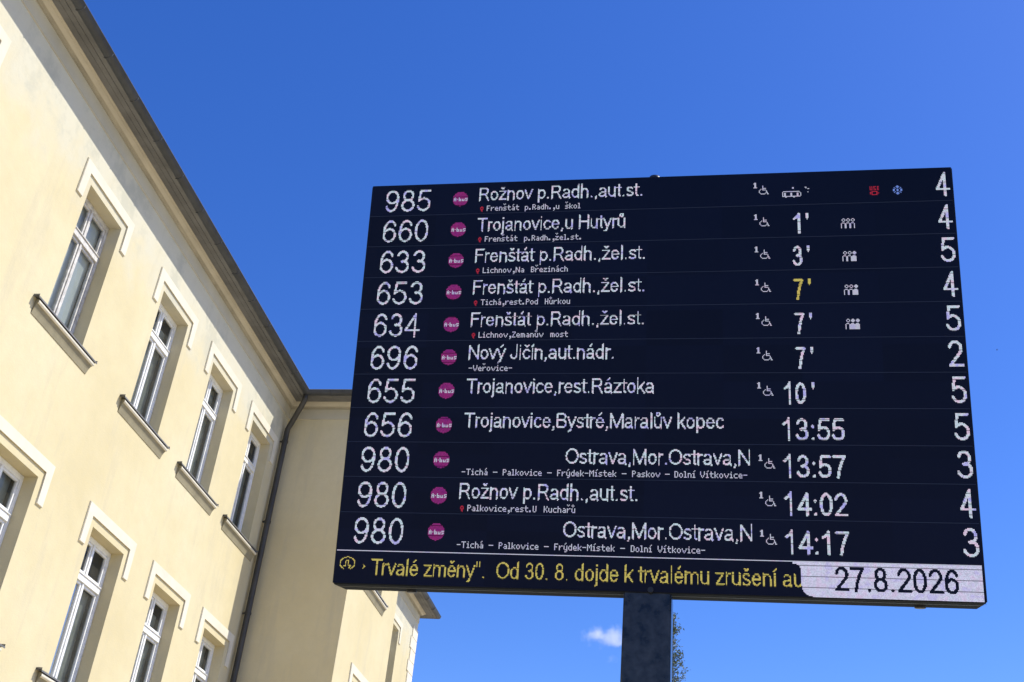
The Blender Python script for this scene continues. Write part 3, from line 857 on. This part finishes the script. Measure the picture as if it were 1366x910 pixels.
for i, (num, dest, dx0, dx1, via, vx0, vx1, pin, tm, plat, crowd) in enumerate(rows):
    v0 = 1.2 if i == 0 else 40 * i + 2.6
    v1 = 40 * (i + 1) + 2.6
    r = strip('departure_row', v0, v1, 0.75 if i < 10 else 0, 'timetable row of line %s to %s' % (num, dest.split(',')[0]))
    b = 40 * i
    leds('line_number', raster(num, 19.6, 75.4, b + 36.7, 28.6, 2.6), M['led_white'], r)
    leds('destination_text', raster(dest, dx0, dx1, b + 25.0, 17.0, 1.75), M['led_white'], r)
    if via:
        leds('via_text', small(via, int(round(vx0)), b + 39, vx1), M['led_small'], r)
        if pin: leds('place_pin', icon(PIN, 137, b + 33), M['led_red'], r)
    # operator badge: disc with its name across
    txt = set(); x = 104
    for ch in 'A·bus':
        txt |= icon(A35[ch], x, b + 20); x += len(A35[ch][0]) + 1
    disc = set()
    for cc in range(100, 124):
        for q in range(b + 10, b + 36):
            if (cc + .5 - 112) ** 2 + (q + .5 - (b + 22.2)) ** 2 <= 9.4 ** 2: disc.add((cc, q))
    bd = leds('operator_badge', disc - txt, M['led_pink'], r)
    leds('badge_text', txt, M['led_small'], r)
    if i != 7:
        leds('wheelchair_symbol', icon(WHEEL, 462, b + 17) | icon(ONE, 456, b + 13), M['led_small'], r)
    if tm:
        if tm.endswith("'"):
            d_ = tm[:-1]
            lit = raster(d_, 484 if len(d_) > 1 else (499 if d_ == '1' else 497.4), 508 if len(d_) == 1 and d_ != '1' else 507, b + 37.3, 24.0, 2.75)
            lit |= icon(['###', '###', '###', '###', '###', '###', '.#.', '.#.'], 513, b + 13)
        else:
            lit = raster(tm, 481.2, 545.2, b + 37.3, 24.0, 2.75)
        leds('departure_time', lit, M['led_yellow'] if i == 3 else M['led_white'], r, 0.0032, 'yellow departure time' if i == 3 else None)
    else:
        leds('bus_symbol', icon(BUS, 488, b + 25) | {(499, b + 20), (500, b + 20), (499, b + 21), (500, b + 21), (513, b + 20), (514, b + 20), (514, b + 21), (516, b + 22), (517, b + 22), (516, b + 26)}, M['led_small'], r)
        leds('usb_symbol', icon(USB, 584, b + 22), M['led_red'], r)
        leds('snowflake_symbol', icon(SNOW, 609, b + 22), M['led_blue'], r)
    if crowd is not None:
        leds('crowd_symbol', {(x, y + b + 21) for x, y in people(crowd)}, M['led_small'], r)
    leds('platform_number', raster(plat, 654.8, 670.2, b + 36.0, 29.2, 2.9), M['led_white'], r)

tk = strip('ticker_row', 442.6, 479.8, 0, 'yellow running text row under a thin white line')
leds('rule_line', {(c, 444) for c in range(2, 671)}, M['led_small'], tk)
tick = raster('Trvalé změny".  Od 30. 8. dojde k trvalému zrušení au', 42.4, 497.5, 470.6, 17.6, 1.7, 496)
leds('ticker_text', tick, M['led_yellow'], tk)
ic = set()
for k in range(220):
    a = 2 * PI * k / 220
    if -2.15 < a - PI * 1.5 < 0.0 and False: pass
    if abs(((a - 1.5 * PI + PI) % (2 * PI)) - PI) < 0.55: continue
    ic.add((int(15.5 + 8.2 * math.cos(a)), int(458.5 - 6.6 * math.sin(a))))
ic |= {(11, 461), (12, 461), (13, 461), (13, 460), (13, 459), (13, 458), (13, 457), (13, 456), (14, 455), (15, 455), (16, 455), (16, 456), (16, 457), (16, 458), (16, 459), (16, 460), (17, 461), (18, 461), (18, 460), (18, 462), (19, 461), (18, 463), (17, 463)}
ic |= {(33, 459), (34, 460), (35, 461), (34, 462), (33, 463), (34, 461)}
leds('diversion_symbol', ic, M['led_yellow'], tk)
date = raster('27.8.2026', 529.2, 648.4, 473.4, 24.6, 3.2)
fld = set()
for cc in range(480, 671):
    for q in range(445, 480):
        if cc < 497:
            left = 496.0
            if q < 454: left = 496.0 - (math.sqrt(max(0, 64 - (454 - 8 - 0 - q + 8 - 8) ** 2)) if False else max(0.0, 8 - math.sqrt(max(0, 64 - (454 - q) ** 2))))
            if q > 468: left = 496.0 + max(0.0, 11 - math.sqrt(max(0, 121 - (q - 468) ** 2)))
            if cc < left: continue
        elif q > 468 and cc < 496 + 11 - math.sqrt(max(0, 121 - (q - 468) ** 2)): continue
        fld.add((cc, q))
leds('date_field', fld - date, M['led_date'], tk)

# ------------------------------------------------------------------ tree far behind the post
def leaf_mat():
    m, nt, b = nmat('leaf_green')
    g = N(nt, 'ShaderNodeNewGeometry')
    oi = N(nt, 'ShaderNodeTexWhiteNoise', noise_dimensions='1D')
    nt.links.new(g.outputs['Random Per Island'], oi.inputs['W'])
    nt.links.new(ramp(nt, oi.outputs['Value'], [(0.0, (0.06, 0.09, 0.05)), (0.6, (0.10, 0.145, 0.08)), (1.0, (0.17, 0.21, 0.14))]), b.inputs['Base Color'])
    b.inputs['Roughness'].default_value = 0.6
    return m
M['leaf'] = leaf_mat()
TX, TY = -1.62, 47.0
TH = EYE + 47.0 * 0.351
tr = empty('tree', (TX, TY, 0))
tag(tr, 'narrow green tree with a thin pointed crown rising behind the dark post', 'tree')
tm_ = MB()
trunk = [(TX + 0.10 * math.sin(k * 0.9), TY + 0.08 * math.cos(k * 1.3), TH * k / 14) for k in range(15)]
tm_.tube(trunk, [0.26 * (1 - k / 14.3) ** 0.8 + 0.008 for k in range(15)], 8)
lf = MB()
def leafcl(c, n, sp, sz):
    for _ in range(max(3, int(n * 0.8))):
        p_ = c + Vector(rng.normal(0, sp, 3))
        a = Vector(rng.normal(0, 1, 3)).normalized(); b = a.orthogonal().normalized(); b = Matrix.Rotation(rng.uniform(0, 6.28), 3, a) @ b
        w_ = a.cross(b); s1 = sz * rng.uniform(.6, 1.3)
        lf.add([p_ - b * s1, p_ + w_ * s1 * .45, p_ + b * s1, p_ - w_ * s1 * .45], [(0, 1, 2, 3)])
z = 2.6
while z < TH - 0.25:
    t = z / TH
    ln = max(0.28, 3.3 * (1 - t) ** 0.78 * min(1, (t + 0.25) * 1.6))
    for _ in range(3 if t < .8 else 2):
        az = rng.uniform(0, 2 * PI); el = rng.uniform(0.45, 0.95)
        L = ln * rng.uniform(.6, 1.15)
        d = Vector((math.cos(az) * math.cos(el), math.sin(az) * math.cos(el), math.sin(el)))
        k = min(13, int(t * 14)); c0 = Vector(trunk[k]); c0.z = z
        pts = [c0 + d * L * q + Vector((0, 0, -0.10 * L * q * q)) + Vector(rng.normal(0, .02, 3)) for q in (0, .35, .7, 1)]
        tm_.tube(pts, [0.045 * (1 - t) + .012, .03 * (1 - t) + .009, .014, .006], 5, caps=False)
        for q in range(int(3 + L * 4)):
            f = rng.uniform(.2, 1.05)
            cc = c0 + d * L * f
            tw = Vector(rng.normal(0, 1, 3)).normalized() * rng.uniform(.1, .30) * (0.6 + L * .3) + Vector((0, 0, .10))
            tm_.tube([cc, cc + tw], [.009, .004], 4, caps=False)
            leafcl(cc + tw * .8, 9, .085, .055)
            leafcl(cc + tw * .3, 5, .07, .05)
    z += 0.20 if t > .6 else 0.30
leafcl(Vector(trunk[-1]) - Vector((0, 0, .2)), 16, .09, .05)
tm_.build('trunk', M['bark'], tr, (TX, TY, 0))
lf.build('crown', M['leaf'], tr, (TX, TY, 0))

# ------------------------------------------------------------------ cloud
def direction(px_, py_):
    return (fw + rr * (px_ - 683) / FL - uu * (py_ - 455) / FL)
def cloud(name, px_, py_, wpx, hpx, dist, dens, label, seed):
    d = direction(px_, py_); k = dist / d.y
    c = Vector((d.x * k, d.y * k, EYE + d.z * k))
    sc = dist * d.length / d.y / FL * d.dot(fw) / d.length * 1.0
    sx_ = wpx * dist / d.y * 1.0 / FL * (d.y) ; 
    rx = wpx / FL * k; rz_ = hpx / FL * k * 1.12; ry = rx * 0.6
    bm = bmesh.new(); bmesh.ops.create_icosphere(bm, subdivisions=4, radius=1.0)
    vs = [(v.co.x * rx, v.co.y * ry, v.co.z * rz_) for v in bm.verts]
    me = bpy.data.meshes.new(name); bm.verts.index_update()
    me.from_pydata(vs, [], [[v.index for v in f.verts] for f in bm.faces]); bm.free()
    m = bpy.data.materials.new(name + '_vapour'); m.use_nodes = True; nt = m.node_tree
    nt.nodes.remove(nt.nodes['Principled BSDF'])
    tc = N(nt, 'ShaderNodeTexCoord').outputs['Object']
    mp = N(nt, 'ShaderNodeMapping'); mp.inputs['Scale'].default_value = (1 / rx, 1 / ry, 1 / rz_)
    nt.links.new(tc, mp.inputs['Vector'])
    ln = N(nt, 'ShaderNodeVectorMath', operation='LENGTH'); nt.links.new(mp.outputs[0], ln.inputs[0])
    mp2 = N(nt, 'ShaderNodeMapping'); mp2.inputs['Location'].default_value = (seed, seed * .7, 0); mp2.inputs['Scale'].default_value = (1 / rz_,) * 3
    nt.links.new(tc, mp2.inputs['Vector'])
    nz = noise(nt, mp2.outputs[0], 0.95, 5, 0.6)
    v = mth(nt, 'SUBTRACT', mth(nt, 'MULTIPLY', mth(nt, 'SUBTRACT', 1.0, ln.outputs['Value'], True), 1.25), mth(nt, 'MULTIPLY', mth(nt, 'SUBTRACT', 0.66, nz), 2.6))
    v = mth(nt, 'MULTIPLY', v, dens, False)
    v = mth(nt, 'MAXIMUM', v, 0.0)
    pv = N(nt, 'ShaderNodeVolumePrincipled'); pv.inputs['Color'].default_value = (0.97, 0.97, 0.98, 1); pv.inputs['Anisotropy'].default_value = 0.2
    nt.links.new(v, pv.inputs['Density'])
    nt.links.new(pv.outputs[0], nt.nodes['Material Output'].inputs['Volume'])
    me.materials.append(m)
    o = bpy.data.objects.new(name, me); C.objects.link(o); o.location = c
    tag(o, label, 'cloud')
    return o
cloud('cloud', 812, 848, 50, 17, 1500.0, 0.045, 'small white puffy cloud low in the blue sky beside the post', 3.1)
cloud('cloud', 816, 878, 12, 8, 1500.0, 0.012, 'faint tiny wisp of cloud just below the white cloud', 8.4)

# ------------------------------------------------------------------ bird, a speck in the sky
d = direction(1330, 467); k = 120.0 / d.y
bc = Vector((d.x * k, d.y * k, EYE + d.z * k))
bs = MB()
bs.tube([bc + Vector((-.09, 0, 0)), bc + Vector((-.06, 0, .01)), bc + Vector((0, 0, .012)), bc + Vector((.06, 0, .008)), bc + Vector((.11, 0, .0))], [.008, .022, .028, .018, .006], 10)
for sgn in (-1, 1):
    root0, root1 = bc + Vector((-.03, sgn * .015, .015)), bc + Vector((.035, sgn * .015, .015))
    mid0, mid1 = bc + Vector((-.045, sgn * .10, .05)), bc + Vector((.015, sgn * .10, .05))
    tip = bc + Vector((.05, sgn * .20, .035))
    for off in (0, .006):
        h_ = Vector((0, 0, off))
        bs.add([root0 + h_, root1 + h_, mid1 + h_, mid0 + h_, tip + h_], [(0, 1, 2, 3), (3, 2, 4)])
bs.add([bc + Vector((.10, 0, .003)), bc + Vector((.16, .025, .0)), bc + Vector((.16, -.025, .0)), bc + Vector((.10, 0, -.003))], [(0, 1, 2), (3, 2, 1)])
bo = bs.build('bird', M['bird'], None, tuple(bc))
tag(bo, 'tiny dark bird gliding in the blue sky right of the board', 'bird')
